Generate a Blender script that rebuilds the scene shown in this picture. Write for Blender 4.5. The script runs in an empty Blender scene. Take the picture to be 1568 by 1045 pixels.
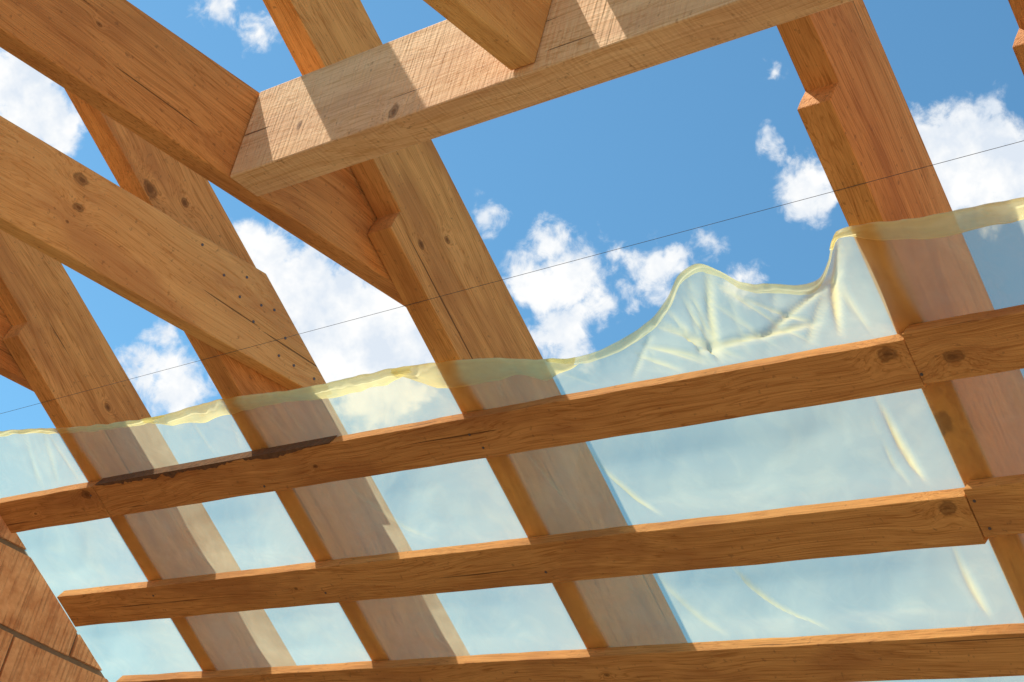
import bpy, bmesh, math, random
from mathutils import Vector, Matrix, noise
random.seed(3)
R=Vector((.7275,.6476,.226)).normalized()
FW=Vector((-.668,.5937,.4485)).normalized()
P=math.radians(31)      # roof pitch
U=Vector((0,math.cos(P),-math.sin(P)));N=Vector((0,math.sin(P),math.cos(P)));X=Vector((1,0,0))
CAM=Vector((0,0,1.7))   # eye point, origin of the roof measurements
D=2.5
scn=bpy.context.scene
# ---------------------------------------------------------------- node helper
class NT:
    def __init__(s,nt): s.nt=nt; s.n=nt.nodes; s.l=nt.links
    def new(s,t,**k):
        n=s.n.new(t)
        for a,b in k.items(): setattr(n,a,b)
        return n
    def put(s,inp,v):
        if isinstance(v,bpy.types.NodeSocket): s.l.new(v,inp)
        elif v is not None: inp.default_value=v
    def math(s,op,a,b=None,c=None,clamp=False):
        n=s.new('ShaderNodeMath',operation=op,use_clamp=clamp)
        s.put(n.inputs[0],a); s.put(n.inputs[1],b)
        if c is not None: s.put(n.inputs[2],c)
        return n.outputs[0]
    def vm(s,op,a,b=None,out=0):
        n=s.new('ShaderNodeVectorMath',operation=op)
        s.put(n.inputs[0],a); s.put(n.inputs[1],b)
        return n.outputs[out]
    def noise(s,v,scale,detail=2,rough=.5,dist=0,out='Fac'):
        n=s.new('ShaderNodeTexNoise'); s.put(n.inputs['Vector'],v)
        s.put(n.inputs['Scale'],scale); s.put(n.inputs['Detail'],detail); s.put(n.inputs['Roughness'],rough); s.put(n.inputs['Distortion'],dist)
        return n.outputs[out]
    def mr(s,v,a,b,c=0,d=1,smooth=False):
        n=s.new('ShaderNodeMapRange'); n.interpolation_type='SMOOTHSTEP' if smooth else 'LINEAR'
        s.put(n.inputs[0],v)
        for i,q in enumerate((a,b,c,d)): s.put(n.inputs[i+1],q)
        return n.outputs[0]
    def mix(s,fac,a,b,bt='MIX'):
        n=s.new('ShaderNodeMix',data_type='RGBA',blend_type=bt)
        s.put(n.inputs[0],fac); s.put(n.inputs[6],a); s.put(n.inputs[7],b)
        return n.outputs[2]
def newmat(name):
    m=bpy.data.materials.new(name); m.use_nodes=True
    t=NT(m.node_tree); t.n.clear()
    out=t.new('ShaderNodeOutputMaterial')
    return m,t,out
WL=(.96,.455,.15); WD=(.53,.20,.05)
def wood(name,light=WL,dark=WD,knots=(),seed=0.0,saw=.35,rough=.75,contrast=1.0,stain=.55,cracks=1,sawsc=260,fib=.8):
    m,t,out=newmat(name)
    tc=t.new('ShaderNodeTexCoord'); ob=tc.outputs['Object']; v=t.vm('ADD',ob,(seed*3.7,seed*1.3,seed*.7))
    w=t.noise(t.vm('MULTIPLY',v,(1.3,3,3)),1.0,2,.5)
    off=t.math('MULTIPLY',t.math('SUBTRACT',w,.5),.16)
    kdark=None
    for ki,(kx,ky,kz,kr) in enumerate(knots):
        dv=t.vm('SUBTRACT',ob,(kx,ky,kz))
        dn=t.vm('MULTIPLY',dv,(.62+.2*((ki*7)%3)/2,1,.5))
        d0=t.vm('LENGTH',dn,out=1)
        wob=t.math('MULTIPLY',t.math('SUBTRACT',t.noise(v,45,3,.6),.5),kr*1.5)
        d=t.math('ADD',d0,wob)
        g=t.math('POWER',2.718,t.math('MULTIPLY',t.math('MULTIPLY',d0,d0),-1/(kr*2.8)**2))
        off=t.math('ADD',off,t.math('MULTIPLY',g,kr*2.6))
        core=t.mr(d,kr*.3,kr*1.1,1,0,True)
        ring=t.math('MULTIPLY',t.mr(d,kr*.6,kr*.92,0,1,True),t.mr(d,kr*.92,kr*1.3,1,0,True))
        q=t.math('ADD',t.math('MULTIPLY',core,.75),t.math('MULTIPLY',ring,.45),clamp=True)
        kdark=q if kdark is None else t.math('MAXIMUM',kdark,q)
    cx=t.new('ShaderNodeCombineXYZ'); t.put(cx.inputs[1],off); t.put(cx.inputs[2],t.math('MULTIPLY',off,.6))
    vw=t.vm('ADD',v,cx.outputs[0])
    s1=t.noise(t.vm('MULTIPLY',vw,(.5,45,45)),1.0,3,.6)
    s2=t.noise(t.vm('MULTIPLY',vw,(9,320,320)),1.0,1,.6)
    big=t.noise(t.vm('MULTIPLY',v,(2.6,9,9)),1.0,3,.65)
    late=t.mr(t.math('ABSOLUTE',t.math('SUBTRACT',t.math('FRACT',t.math('MULTIPLY',s1,9.0)),.5)),.0,.22,1,0,True)
    g=t.math('ADD',t.math('MULTIPLY',t.mr(s1,.33,.68,0,1),.38*contrast),t.math('MULTIPLY',t.mr(s2,.22,.78),.42))
    g=t.math('ADD',g,t.math('MULTIPLY',late,.42*contrast),clamp=True)
    col=t.mix(g,light+(1,),dark+(1,))
    col=t.mix(t.mr(big,.46,.68,0,stain,True),col,(dark[0]*.85,dark[1]*.8,dark[2]*1.0,1))
    oi=t.new('ShaderNodeObjectInfo')
    hv=t.new('ShaderNodeHueSaturation'); t.put(hv.inputs['Value'],t.mr(oi.outputs['Random'],0,1,.88,1.06)); t.put(hv.inputs['Hue'],t.mr(oi.outputs['Random'],0,1,.496,.504)); t.put(hv.inputs['Color'],col)
    col=hv.outputs[0]
    cr=t.noise(t.vm('MULTIPLY',v,(2.2,120,120)),1.0,1,.4)
    crk=t.mr(cr,.755,.79,0,.75*cracks,True)
    col=t.mix(crk,col,(.10,.035,.012,1))
    if kdark is not None: col=t.mix(kdark,col,(.09,.027,.008,1))
    sp=t.noise(v,75,2,.6); col=t.mix(t.mr(sp,.62,.76,0,.5,True),col,(.26,.11,.045,1))
    b=t.new('ShaderNodeBsdfPrincipled'); t.put(b.inputs['Base Color'],col); b.inputs['Roughness'].default_value=rough
    b.inputs['Specular IOR Level'].default_value=.2
    sawn=t.noise(t.vm('MULTIPLY',v,(sawsc,14,14)),1.0,1,.5)
    hgt=t.math('ADD',t.math('MULTIPLY',s2,fib),t.math('MULTIPLY',sawn,saw))
    hgt=t.math('SUBTRACT',hgt,crk)
    bp=t.new('ShaderNodeBump'); bp.inputs['Strength'].default_value=.85; bp.inputs['Distance'].default_value=.0024
    t.put(bp.inputs['Height'],hgt); t.put(b.inputs['Normal'],bp.outputs[0])
    t.l.new(b.outputs[0],out.inputs[0])
    return m
def simple(name,col,rough=.7,metal=0,bump=0,scale=20,var=.3):
    m,t,out=newmat(name)
    tc=t.new('ShaderNodeTexCoord'); n=t.noise(tc.outputs['Object'],scale,5,.6)
    c=t.mix(n,tuple(x*(1-var) for x in col)+(1,),tuple(min(1,x*(1+var)) for x in col)+(1,))
    b=t.new('ShaderNodeBsdfPrincipled'); t.put(b.inputs['Base Color'],c); b.inputs['Roughness'].default_value=rough; b.inputs['Metallic'].default_value=metal
    if bump:
        bp=t.new('ShaderNodeBump'); bp.inputs['Strength'].default_value=bump; bp.inputs['Distance'].default_value=.01
        t.put(bp.inputs['Height'],n); t.put(b.inputs['Normal'],bp.outputs[0])
    t.l.new(b.outputs[0],out.inputs[0]); return m
# ---------------------------------------------------------------- geometry helper
def mesh_obj(name,verts,faces,mat,mw=None,parent=None,smooth=False):
    me=bpy.data.meshes.new(name); me.from_pydata(verts,[],faces); me.update()
    o=bpy.data.objects.new(name,me); bpy.context.collection.objects.link(o)
    if mat: me.materials.append(mat)
    if mw is not None: o.matrix_world=mw
    if smooth:
        for p in me.polygons: p.use_smooth=True
    if parent is not None:
        bpy.context.view_layer.update()
        o.parent=parent; o.matrix_parent_inverse=parent.matrix_world.inverted()
    return o
def frame(ax,ay,az,org=Vector((0,0,0))):
    m=Matrix((ax,ay,az)).transposed().to_4x4(); m.translation=CAM+org
    return m
def prism(name,poly,z0,z1,mat,fr,bevel=.0018,parent=None):
    n=len(poly)
    v=[(a,b,z0) for a,b in poly]+[(a,b,z1) for a,b in poly]
    fs=[tuple(reversed(range(n))),tuple(range(n,2*n))]
    for i in range(n):
        j=(i+1)%n; fs.append((i,j,n+j,n+i))
    o=mesh_obj(name,v,fs,mat,fr,parent)
    if bevel:
        md=o.modifiers.new('bevel','BEVEL'); md.width=bevel; md.segments=2; md.limit_method='ANGLE'
    return o
YV=Vector((0,1,0));ZV=Vector((0,0,1))
FR_BAT=frame(X,U,N)             # local: X,b,h
FR_PUR=frame(X,YV,ZV)
# ---------------------------------------------------------------- rafters
RAFT=[(-4.005,-3.935),(-3.335,-3.265),(-2.645,-2.575),(-1.602,-1.537),(-1.215,-1.15),(-.45,-.38),(.25,.32)]
kn={1:[(.491,2.562,.07,.013),(.56,2.63,.07,.008)],2:[(.781,2.554,.07,.006),(.809,2.627,.07,.006)],3:[(1.32,2.51,.0,.018),(.45,2.62,.066,.006)],0:[(1.0,2.62,.07,.006)]}
for i,(x0,x1) in enumerate(RAFT):
    m=wood('rafter_wood_%d'%i,knots=kn.get(i,[(.7,2.6,.07,.009)]),seed=(i+1)*1.7)
    rh=.222
    poly=[(-1.2,D+.045),(.700,D+.045),(.706,D+.020),(.713,D),(3.6,D),(3.6,D+rh),(-1.2,D+rh)]
    o=prism('rafter',poly,0,x1-x0,m,frame(U,N,X,X*x0),.002)
# ---------------------------------------------------------------- ties
nailm=simple('nail_steel',(.16,.13,.12),.5,.5)
def disc(parent,p,axis,r,mat,h=.0012):
    q=axis.to_track_quat('Z','Y').to_matrix().to_4x4(); q.translation=CAM+p
    n=10; v=[(r*math.cos(2*math.pi*i/n),r*math.sin(2*math.pi*i/n),z) for z in (-.002,h) for i in range(n)]
    fs=[tuple(range(n,2*n))]+[(i,(i+1)%n,n+(i+1)%n,n+i) for i in range(n)]
    return mesh_obj('nail_head',v,fs,mat,q,parent)
def tie(xr,bz,bs,tz,ts,th,mat,y1=None):
    """right face at xr. bottom z=bz+bs*(y-1.5), top z=tz+ts*(y-1.5)"""
    zb=lambda y:bz+bs*(y-1.5); zt=lambda y:tz+ts*(y-1.5); y0=-2.0
    if y1 is not None: poly=[(y0,zb(y0)),(y1,zb(y1)),(y1,zt(y1)),(y0,zt(y0))]
    else:
        H=D+.196; sP,cP=math.sin(P),math.cos(P)
        yt=(H-cP*(tz-ts*1.5))/(sP+cP*ts)
        yn=yt+.283; zn=(H-sP*yn)/cP
        poly=[(y0,zb(y0)),(yn-.085,zb(yn-.085)),(yn,zn),(yt,zt(yt)),(y0,zt(y0))]
    return prism('collar_tie',poly,-th,0,mat,frame(YV,ZV,X,X*xr),.0025)
LT=(1.0,.57,.21); LD=(.68,.305,.085)
tie(-2.648,1.694,.05,1.893,.05,.055,wood('tie_wood_a',knots=[(1.20,1.80,.0,.004)],seed=11.3,stain=.5))
gt=tie(-3.213,1.660,.06,1.866,.065,.05,wood('tie_wood_b',knots=[(1.554,1.836,0,.011),(1.570,1.775,0,.010),(1.559,1.732,0,.004)],seed=5.1,light=LT,dark=LD))
tie(-4.008,1.69,.05,1.89,.05,.05,wood('tie_wood_c',seed=7.7))
tie(-1.864,1.708,.05,1.905,.05,.053,wood('tie_wood_d',seed=8.2,knots=[(1.47,1.83,0,.008)],light=LT,dark=LD),y1=1.5535)
for y,z in [(1.883,1.870),(1.962,1.836),(2.021,1.865),(2.020,1.812),(2.082,1.825),(2.076,1.778),(2.120,1.834),(2.173,1.788),(2.171,1.740),(2.219,1.740),(2.285,1.740)]:
    disc(gt,X*-3.213+YV*y+ZV*z,X,.0034,nailm)
# ---------------------------------------------------------------- purlin
Fm=wood('purlin_wood',knots=[(-2.2,1.555,1.715,.007),(-2.47,1.555,1.765,.005)],seed=2.2,saw=1.6,sawsc=150,fib=.3,light=(1.0,.65,.37),dark=(.68,.35,.15),stain=.35)
prism('purlin_beam',[(-2.645,1.555),(.8,1.555),(.8,1.628),(-2.645,1.628)],1.694,1.895,Fm,FR_PUR,.003)
prism('added_shade_beam',[(-1.83,1.42),(.8,1.42),(.8,1.53),(-1.83,1.53)],1.93,2.04,Fm,FR_PUR,.003)  # unseen beam added above the frame to cast shade on the purlin's right part
# ---------------------------------------------------------------- battens
bark=simple('bark',(.17,.075,.032),.95,bump=.8,scale=60,var=.7)
NL=[]
def batten(b0,b1,segs,seed):
    first=None
    for k,(x0,x1,off,g) in enumerate(segs):
        m=wood('batten_wood_%.1f_%d'%(seed,k),knots=[(x0+.35*(x1-x0),b0+.05,2.467,.004),(x1-.04,b0+.02,2.467,.013)] if k!=2 else [(x0+.075,b0+.045,2.467,.011)],seed=seed+k*2.1,light=(.88,.42,.135),dark=(.48,.18,.043))
        n=max(2,int((x1-x0)/.04)); top=[];bot=[]
        for i in range(n+1):
            x=x0+(x1-x0)*i/n
            top.append((x,b0+off+.0022*noise.noise((x*7,seed,0))+.001*noise.noise((x*31,seed,3))))
            bot.append((x,b1+off+g+.0022*noise.noise((x*6,seed,9))))
        poly=top+list(reversed(bot))
        o=prism('batten',poly,2.464+.002*(k%2),2.4955,m,FR_BAT,.0015)
        for (a,c) in RAFT:
            xm=(a+c)/2
            if x0<xm<x1:
                for q in (.28,.75):
                    if random.random()<.6: NL.append((o,xm+random.uniform(-.015,.015),b0+off+(b1-b0)*q+random.uniform(-.01,.01),2.464+.002*(k%2)))
        if seed==1.0 and k==1: first=o
    return first
bt1=batten(1.140,1.236,[(-4.41,-3.945,.0,.0),(-3.943,-1.572,.0,0),(-1.570,.7,-.012,.004)],1.0)
batten(1.452,1.552,[(-4.385,-1.587,.0,.0),(-1.585,.7,-.012,.0)],2.0)
batten(1.745,1.838,[(-4.36,.7,0,0)],3.0); batten(2.05,2.145,[(-4.36,.7,0,0)],4.0)
batten(2.36,2.455,[(-4.36,.7,0,0)],5.0)
for (o,x,b,h) in NL: disc(o,X*x+U*b+N*h,-N,.003,nailm)
top=[];bot=[];n=180
for i in range(n+1):
    x=-3.93+i*.005; e=min(1,i/20,(n-i)/40)
    top.append((x,1.1375)); bot.append((x,1.1392+e*max(0,.008+.012*noise.noise((x*7,2,2))+.009*noise.noise((x*30,2,5))+.005*noise.noise((x*90,2,5)))))
prism('bark_edge',top+list(reversed(bot)),2.4650,2.4962,bark,FR_BAT,0,bt1)
# ---------------------------------------------------------------- film
EDGE=[(-4.65,.945),(-4.24,.95),(-3.9,.985),(-3.6,1.003),(-3.34,.995),(-3.05,1.01),(-2.74,1.010),(-2.5,1.03),(-2.37,1.055),(-2.26,1.066),(-2.12,1.038),(-2.02,.995),(-1.96,.945),(-1.915,.933),(-1.88,.955),(-1.85,.984),(-1.79,.998),(-1.73,1.012),(-1.69,1.010),(-1.655,.978),(-1.622,.935),(-1.5,.940),(-1.29,.950),(-.9,.97),(.6,.95)]
def edge(x):
    for i in range(len(EDGE)-1):
        a,b=EDGE[i],EDGE[i+1]
        if a[0]<=x<=b[0]:
            p0=EDGE[max(0,i-1)];p3=EDGE[min(len(EDGE)-1,i+2)]
            t=(x-a[0])/(b[0]-a[0]); L=b[0]-a[0]
            m1=(b[1]-p0[1])/(b[0]-p0[0]); m2=(p3[1]-a[1])/(p3[0]-a[0])
            return (2*t**3-3*t*t+1)*a[1]+(t**3-2*t*t+t)*L*m1+(-2*t**3+3*t*t)*b[1]+(t**3-t*t)*L*m2+.003*noise.noise((x*25,0,3))
    return .95
def seg(px,py,c):
    x0,y0,x1,y1=c[:4]; dx,dy=x1-x0,y1-y0; t=((px-x0)*dx+(py-y0)*dy)/(dx*dx+dy*dy); t=max(0,min(1,t))
    wv=.006*noise.noise((px*9,py*9,c[0]*5))
    return abs(math.hypot(px-x0-t*dx,py-y0-t*dy)+wv),t
CRE=[(-2.37,1.24,-2.26,1.45,.005,.009),(-1.69,1.24,-1.665,1.45,.005,.011),(-1.72,1.24,-1.70,1.45,.003,.006),(-2.17,1.555,-2.00,1.745,.004,.010),(-1.67,1.56,-1.66,1.745,.006,.008),
     (-2.36,1.56,-2.25,1.74,.008,.005),(-3.06,1.56,-3.04,1.74,.004,.005),(-3.1,1.24,-2.9,1.44,.005,.003),(-1.45,1.24,-1.2,1.45,.006,.006),(-2.3,1.75,-2.0,2.05,.006,.005),(-3.75,1.24,-3.70,1.45,.006,.004),(-2.53,1.24,-2.45,1.45,.003,.005),
     (-1.90,.955,-1.97,1.13,.006,.010),(-1.625,.95,-1.70,1.12,.006,.012),(-1.64,1.0,-1.86,1.10,.006,.010),(-1.85,1.02,-1.74,1.08,.005,.010),(-2.0,1.10,-1.72,1.085,.006,.011),(-2.1,1.06,-1.99,1.13,.005,.008)]
for k in range(14):
    x=random.uniform(-2.15,-1.55); CRE.append((x,edge(x)+.01+random.uniform(0,.03),x+random.uniform(-.16,.16),1.135,random.uniform(.003,.006),random.uniform(.003,.008)))
for k in range(22):
    x=random.uniform(-4.3,-1.2); CRE.append((x,edge(x)+.02,x+random.uniform(-.12,.12),1.135,.004,.003))
BT=[1.19,1.50,1.79,2.1,2.405,2.7]
def ridge(p): return 1-min(1,abs(noise.noise(p))*2.0)
def filmpt(x,b,e):
    fold=0
    if b<1.14:
        s=min(1,(1.14-b)/max(.02,1.14-e))
        am=(.25+1.2*math.exp(-((x+1.82)/.32)**2))*(1-.75*s**3)
        h=s*am*(.026+.030*noise.noise((x*4.5,b*4,1))+.018*noise.noise((x*10,b*7,5)))+.0015*s
        h+=s*.003*abs(noise.noise((x*30,b*20,2)))
        msk=s**.5
    else:
        j=0
        while b>BT[j+1]: j+=1
        if b<BT[0]: msk=0
        else:
            t=(b-BT[j])/(BT[j+1]-BT[j]); msk=math.sin(math.pi*t)
            t2=min(1,max(0,(min(t,1-t)-.16)/.2)); msk*=t2
        rm=1
        for a,c in RAFT:
            dd=0 if a<=x<=c else min(abs(x-a),abs(x-c)); rm=min(rm,.10+dd/.18)
        h=msk*rm*(.011+.015*noise.noise((x*3,b*3.5,7))+.009*noise.noise((x*8,b*5,4))+.006*ridge((x*4+b*2,b*3,3)))
    for c in CRE:
        if min(c[0],c[2])-.03<x<max(c[0],c[2])+.03 and min(c[1],c[3])-.03<b<max(c[1],c[3])+.03:
            d,t=seg(x,b,c)
            g=math.exp(-(d/c[4])**2)*(math.sin(math.pi*min(1,max(0,.08+.87*t)))**.5)
            h+=c[5]*g*.7*min(1,msk*2); fold=max(fold,g*c[5]*90*min(1,msk*2))
    return max(0.0,h),fold
def filmmesh():
    x0=-4.62; dx=.0065; xs=[x0+i*dx for i in range(int((.55-x0)/dx))]
    nf=26; bs=[1.14+j*.0105 for j in range(1,140)]
    v=[];fo=[]
    for x in xs:
        e=edge(x)
        for j in range(nf+1):
            b=e+(1.14-e)*j/nf; h,fl=filmpt(x,b,e)
            if j==0: fl=.6
            v.append(tuple(X*x+U*b+N*(2.4975-h))); fo.append(fl)
        for b in bs:
            h,fl=filmpt(x,b,e); v.append(tuple(X*x+U*b+N*(2.4975-h))); fo.append(fl)
    m=nf+1+len(bs); fs=[]
    for i in range(len(xs)-1):
        for j in range(m-1): fs.append((i*m+j,i*m+j+1,(i+1)*m+j+1,(i+1)*m+j))
    return v,fs,fo
def filmmat(name,lo,hi,yel):
    m,t,out=newmat(name)
    tc=t.new('ShaderNodeTexCoord'); v=tc.outputs['Object']
    at=t.new('ShaderNodeAttribute'); at.attribute_name='fold'
    fold=t.math('MULTIPLY',at.outputs['Fac'],1.0,clamp=True)
    n1=t.noise(v,3.0,3,.6,.6); n2=t.noise(v,12,3,.6,1.0)
    haze=t.math('ADD',t.mr(n1,.3,.7,lo,hi),t.mr(n2,.45,.8,0,.08))
    haze=t.math('ADD',haze,t.math('MULTIPLY',fold,.42),clamp=True)
    haze=t.math('MINIMUM',haze,.9)
    tr=t.new('ShaderNodeBsdfTransparent'); tr.inputs[0].default_value=(1,.985,.82,1)
    tl=t.new('ShaderNodeBsdfTranslucent'); df=t.new('ShaderNodeBsdfDiffuse')
    c=t.mix(fold if yel is None else yel,(1.0,.965,.64,1),(1.0,.88,.42,1))
    t.put(tl.inputs[0],c); t.put(df.inputs[0],c)
    bp=t.new('ShaderNodeBump'); bp.inputs['Strength'].default_value=.55; bp.inputs['Distance'].default_value=.012
    t.put(bp.inputs['Height'],t.noise(v,5,2,.5,1.2))
    t.put(tl.inputs['Normal'],bp.outputs[0])
    m1=t.new('ShaderNodeMixShader'); m1.inputs[0].default_value=.87; t.l.new(df.outputs[0],m1.inputs[1]); t.l.new(tl.outputs[0],m1.inputs[2])
    m2=t.new('ShaderNodeMixShader'); t.put(m2.inputs[0],haze); t.l.new(tr.outputs[0],m2.inputs[1]); t.l.new(m1.outputs[0],m2.inputs[2])
    gl=t.new('ShaderNodeBsdfGlossy'); gl.inputs['Roughness'].default_value=.13; t.put(gl.inputs['Normal'],bp.outputs[0])
    m3=t.new('ShaderNodeMixShader'); m3.inputs[0].default_value=.06; t.l.new(m2.outputs[0],m3.inputs[1]); t.l.new(gl.outputs[0],m3.inputs[2])
    t.l.new(m3.outputs[0],out.inputs[0]); return m
fm=filmmat('pe_film',.29,.41,None)
v,fs,fo=filmmesh()
fr0=Matrix.Translation(CAM)
film=mesh_obj('vapour_barrier_film',v,fs,fm,fr0,smooth=True)
a=film.data.attributes.new('fold','FLOAT','POINT'); a.data.foreach_set('value',fo)
hm=filmmat('pe_film_folded',.52,.70,.6)
hm2=filmmat('pe_film_curled',.32,.48,.45)
def hem(x0,x1,wid,lift,mat,rim=.8):
    v=[];fo=[];n=int((x1-x0)/.008);m=8
    for i in range(n+1):
        x=x0+(x1-x0)*i/n; e=edge(x); tp=min(1,min(i,n-i)/12)
        ww=wid*(.8+.45*noise.noise((x*4,3,1))+.15*noise.noise((x*15,3,1)))*(.3+.7*tp)
        for j in range(m+1):
            t=j/m; b=e-.002+ww*t
            h,_=filmpt(x,b,e); arch=lift*math.sin(math.pi*t)**.7+.0012
            v.append(tuple(X*x+U*b+N*(2.4975-h-arch*(1+.8*noise.noise((x*12,t*2,0)))))); fo.append(rim if j in(0,m) else rim*(.2+.6*abs(noise.noise((x*22,t*5,2)))))
    fs=[(i*(m+1)+j,i*(m+1)+j+1,(i+1)*(m+1)+j+1,(i+1)*(m+1)+j) for i in range(n) for j in range(m)]
    o=mesh_obj('hem',v,fs,mat,fr0,film,True)
    a=o.data.attributes.new('fold','FLOAT','POINT'); a.data.foreach_set('value',fo)
hem(-4.61,-3.55,.020,.005,hm); hem(-3.64,-2.7,.044,.010,hm); hem(-2.76,-2.28,.062,.009,hm); hem(-2.35,-1.62,.022,.004,hm2,.2); hem(-1.64,.5,.044,.009,hm)
# ---------------------------------------------------------------- string line
def tube(name,pts,r,mat,n=6):
    v=[]
    for i,p in enumerate(pts):
        d=(pts[min(i+1,len(pts)-1)]-pts[max(0,i-1)]).normalized(); a=d.orthogonal().normalized(); b=d.cross(a)
        for k in range(n): v.append(tuple(p+a*r*math.cos(k*2*math.pi/n)+b*r*math.sin(k*2*math.pi/n)))
    fs=[(i*n+k,i*n+(k+1)%n,(i+1)*n+(k+1)%n,(i+1)*n+k) for i in range(len(pts)-1) for k in range(n)]
    return mesh_obj(name,v,fs,mat,fr0)
tube('string_line',[X*(-4.42+i*.25)+U*(.907-.0037*i)+N*2.4985 for i in range(20)],.0005,simple('string',(.09,.09,.095),.8))
# ---------------------------------------------------------------- gable wall
def brickmat():
    m,t,out=newmat('hollow_clay_block')
    tc=t.new('ShaderNodeTexCoord'); v=tc.outputs['Object']
    g=t.noise(t.vm('MULTIPLY',v,(120,5,5)),1.0,1,.5)
    n=t.noise(v,18,5,.7); col=t.mix(t.mr(n,.3,.7),(.66,.27,.11,1),(1.0,.56,.29,1))
    col=t.mix(t.mr(g,.35,.5,.3,0,True),col,(.40,.14,.055,1))
    b=t.new('ShaderNodeBsdfPrincipled'); t.put(b.inputs['Base Color'],col); b.inputs['Roughness'].default_value=.85
    bp=t.new('ShaderNodeBump'); bp.inputs['Strength'].default_value=.7; bp.inputs['Distance'].default_value=.006
    t.put(bp.inputs['Height'],t.math('ADD',t.mr(g,.35,.5),n)); t.put(b.inputs['Normal'],bp.outputs[0])
    t.l.new(b.outputs[0],out.inputs[0]); return m
bm_=brickmat(); mort=simple('mortar',(.28,.22,.17),.95,bump=.6,scale=50)
sP,cP=math.sin(P),math.cos(P); WH=2.488
roofz=lambda y:(WH-sP*y)/cP
wall=prism('gable_wall',[(-3,-1.7),(4.6,-1.7),(4.6,roofz(4.6)),(.26,roofz(.26)),(-3,roofz(3.52))],-.24,-.012,mort,frame(YV,ZV,X,X*-4.425),0)
bw,bh=.37,.215; zc=1.238
bmm=bmesh.new()
def clip(poly,fn):
    o=[]
    for i in range(len(poly)):
        a,b=poly[i],poly[(i+1)%len(poly)]; fa,fb=fn(a),fn(b)
        if fa>=0: o.append(a)
        if (fa>=0)!=(fb>=0):
            t=fa/(fa-fb); o.append((a[0]+(b[0]-a[0])*t,a[1]+(b[1]-a[1])*t))
    return o
r=int((-1.7-zc)/bh)-1
while zc+r*bh<3.2:
    z0=max(-1.7,zc+r*bh+.008); z1=zc+(r+1)*bh-.007
    if z1>-1.6:
        y=-3+(.5*bw if r%2 else 0)+.09
        while y<4.2:
            poly=[(y+.005,z0),(y+bw-.004,z0+random.uniform(-.003,.003)),(y+bw-.004,z1),(y+.005,z1+random.uniform(-.003,.003))]
            poly=clip(poly,lambda p:WH-.002-sP*p[0]-cP*p[1])
            poly=clip(poly,lambda p:WH-.002-sP*(.52-p[0])-cP*p[1]) if len(poly)>2 else poly
            if len(poly)>2:
                j=random.uniform(-.003,.002)
                a=[bmm.verts.new((p[0],p[1],-.014)) for p in poly]; b=[bmm.verts.new((p[0],p[1],j)) for p in poly]
                bmm.faces.new(b)
                for i in range(len(poly)): q=(i+1)%len(poly); bmm.faces.new((a[i],a[q],b[q],b[i]))
            y+=bw
    r+=1
me=bpy.data.meshes.new('clay_blocks'); bmm.to_mesh(me); me.materials.append(bm_)
ob=bpy.data.objects.new('clay_blocks',me); bpy.context.collection.objects.link(ob); ob.matrix_world=wall.matrix_world.copy()
bpy.context.view_layer.update(); ob.parent=wall; ob.matrix_parent_inverse=wall.matrix_world.inverted()
# floor + ground
conc=simple('board_floor',(.42,.31,.19),.9,bump=.3,scale=3,var=.12)
mesh_obj('floor_slab',[(-4.6,-4,0),(5,-4,0),(5,4.6,0),(-4.6,4.6,0)],[(0,1,2,3)],conc)
mesh_obj('ground',[(-400,-400,-.02),(400,-400,-.02),(400,400,-.02),(-400,400,-.02)],[(0,1,2,3)],simple('ground_soil',(.38,.29,.17),.95,scale=.5))
# ---------------------------------------------------------------- light
sd=Vector((-1,-.51,1.475)).normalized()   # towards the sun
el=math.asin(sd.z); az=math.atan2(sd.x,sd.y)
sl=bpy.data.lights.new('sun','SUN'); sl.energy=5.0; sl.angle=math.radians(.53); sl.color=(1,.95,.86)
so=bpy.data.objects.new('sun',sl); bpy.context.collection.objects.link(so); so.rotation_euler=sd.to_track_quat('Z','Y').to_euler()
w=bpy.data.worlds.new('World'); scn.world=w; w.use_nodes=True
w.cycles.sampling_method='MANUAL'; w.cycles.sample_map_resolution=256
t=NT(w.node_tree); t.n.clear(); wo=t.new('ShaderNodeOutputWorld')
sky=t.new('ShaderNodeTexSky'); sky.sky_type='NISHITA'; sky.sun_disc=False; sky.sun_elevation=el; sky.sun_rotation=az%(2*math.pi); sky.air_density=1.0; sky.dust_density=.5; sky.ozone_density=1.3; sky.altitude=200
bg=t.new('ShaderNodeBackground'); bg.inputs[1].default_value=.14
t.put(bg.inputs[0],t.mix(1.0,sky.outputs[0],(.70,1.16,1.22,1),'MULTIPLY'))
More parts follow.
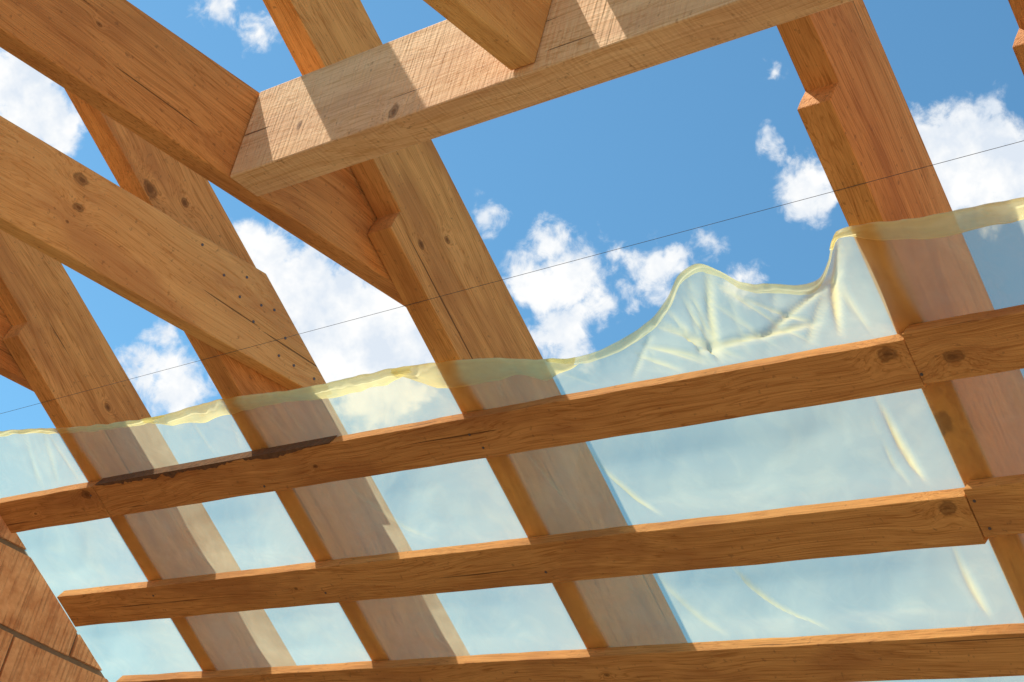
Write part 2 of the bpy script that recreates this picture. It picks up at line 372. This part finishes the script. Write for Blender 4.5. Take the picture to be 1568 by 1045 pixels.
dirs=[(-0.8053,0.3485,0.4797,0.0250,1.45),(-0.8000,0.3661,0.4753,0.0140,1.20),(-0.8075,0.3347,0.4857,0.0200,1.30),(-0.7262,0.4113,0.5509,0.0107,0.70),
(-0.7357,0.3899,0.5538,0.0093,0.60),(-0.7529,0.4782,0.4522,0.0190,1.25),(-0.7412,0.5024,0.4452,0.0250,1.55),(-0.7301,0.5298,0.4316,0.0370,1.75),
(-0.7106,0.5486,0.4406,0.0300,1.6),(-0.7243,0.5515,0.4138,0.0300,1.50),(-0.8023,0.4615,0.3786,0.0136,0.90),(-0.7909,0.4795,0.3802,0.0196,1.10),
(-0.7949,0.4606,0.3949,0.0079,0.60),(-0.6666,0.5499,0.5033,0.0079,0.70),(-0.6429,0.5818,0.4982,0.0136,0.95),(-0.6409,0.5953,0.4847,0.0221,1.05),
(-0.6551,0.5866,0.4763,0.0175,1.10),(-0.6330,0.6121,0.4740,0.0161,0.90),(-0.6476,0.6098,0.4568,0.0179,1.10),(-0.6068,0.6218,0.4952,0.0164,1.00),
(-0.5958,0.6257,0.5035,0.0100,0.90),(-0.6172,0.6071,0.5005,0.0071,0.80),(-0.5806,0.6326,0.5126,0.0086,0.60),(-0.5683,0.6527,0.5010,0.0114,0.60),
(-0.5292,0.6479,0.5478,0.0164,1.20),(-0.5205,0.6560,0.5465,0.0086,1.00),(-0.5409,0.6251,0.5627,0.0064,0.60),(-0.5293,0.6026,0.5972,0.0043,0.60),
(-0.4680,0.6693,0.5771,0.0180,1.30),(-0.4531,0.6860,0.5693,0.0300,1.60),(-0.4368,0.6986,0.5668,0.0254,1.50),(-0.4710,0.6869,0.5535,0.0209,1.30)]
tc=t.new('ShaderNodeTexCoord'); dv=tc.outputs['Generated']
w1=t.noise(dv,38,3,.6,out='Color'); w1=t.vm('MULTIPLY',t.vm('SUBTRACT',w1,(.5,.5,.5)),(.030,.030,.030))
wd=t.vm('ADD',dv,w1)
msk=None
for x_,y_,z_,r_,q in dirs:
    L=t.vm('DISTANCE',wd,(x_,y_,z_),out=1)
    g=t.math('MULTIPLY_ADD',L,-q/r_/1.25,q)
    msk=g if msk is None else t.math('MAXIMUM',msk,g)
msk=t.math('MAXIMUM',msk,-1.5)
n1=t.noise(dv,70,7,.64,.3)
cov=t.math('ADD',msk,t.math('MULTIPLY',t.math('SUBTRACT',n1,.5),1.8))
al=t.mr(cov,-.05,.68,0,1,True)
sh=t.noise(t.vm('ADD',dv,(.004,-.002,.006)),40,4,.6)
cc=t.mix(t.mr(sh,.36,.60),(.74,.81,.90,1),(1,1,.99,1))
bgc=t.new('ShaderNodeBackground'); t.put(bgc.inputs[0],cc); bgc.inputs[1].default_value=1.03
ms=t.new('ShaderNodeMixShader'); t.put(ms.inputs[0],t.math('MULTIPLY',al,.98)); t.l.new(bg.outputs[0],ms.inputs[1]); t.l.new(bgc.outputs[0],ms.inputs[2]); t.l.new(ms.outputs[0],wo.inputs[0])
# ---------------------------------------------------------------- camera
cd=bpy.data.cameras.new('camera'); cam=bpy.data.objects.new('camera',cd); bpy.context.collection.objects.link(cam)
Bk=-FW; Up=Bk.cross(R).normalized(); Rr=Up.cross(Bk).normalized()
m=Matrix((Rr,Up,Bk)).transposed().to_4x4(); m.translation=CAM; cam.matrix_world=m
cd.sensor_width=36; cd.lens=64.29; cd.clip_start=.05; cd.clip_end=2000; scn.camera=cam
scn.view_settings.view_transform='Standard'; scn.view_settings.look='None'
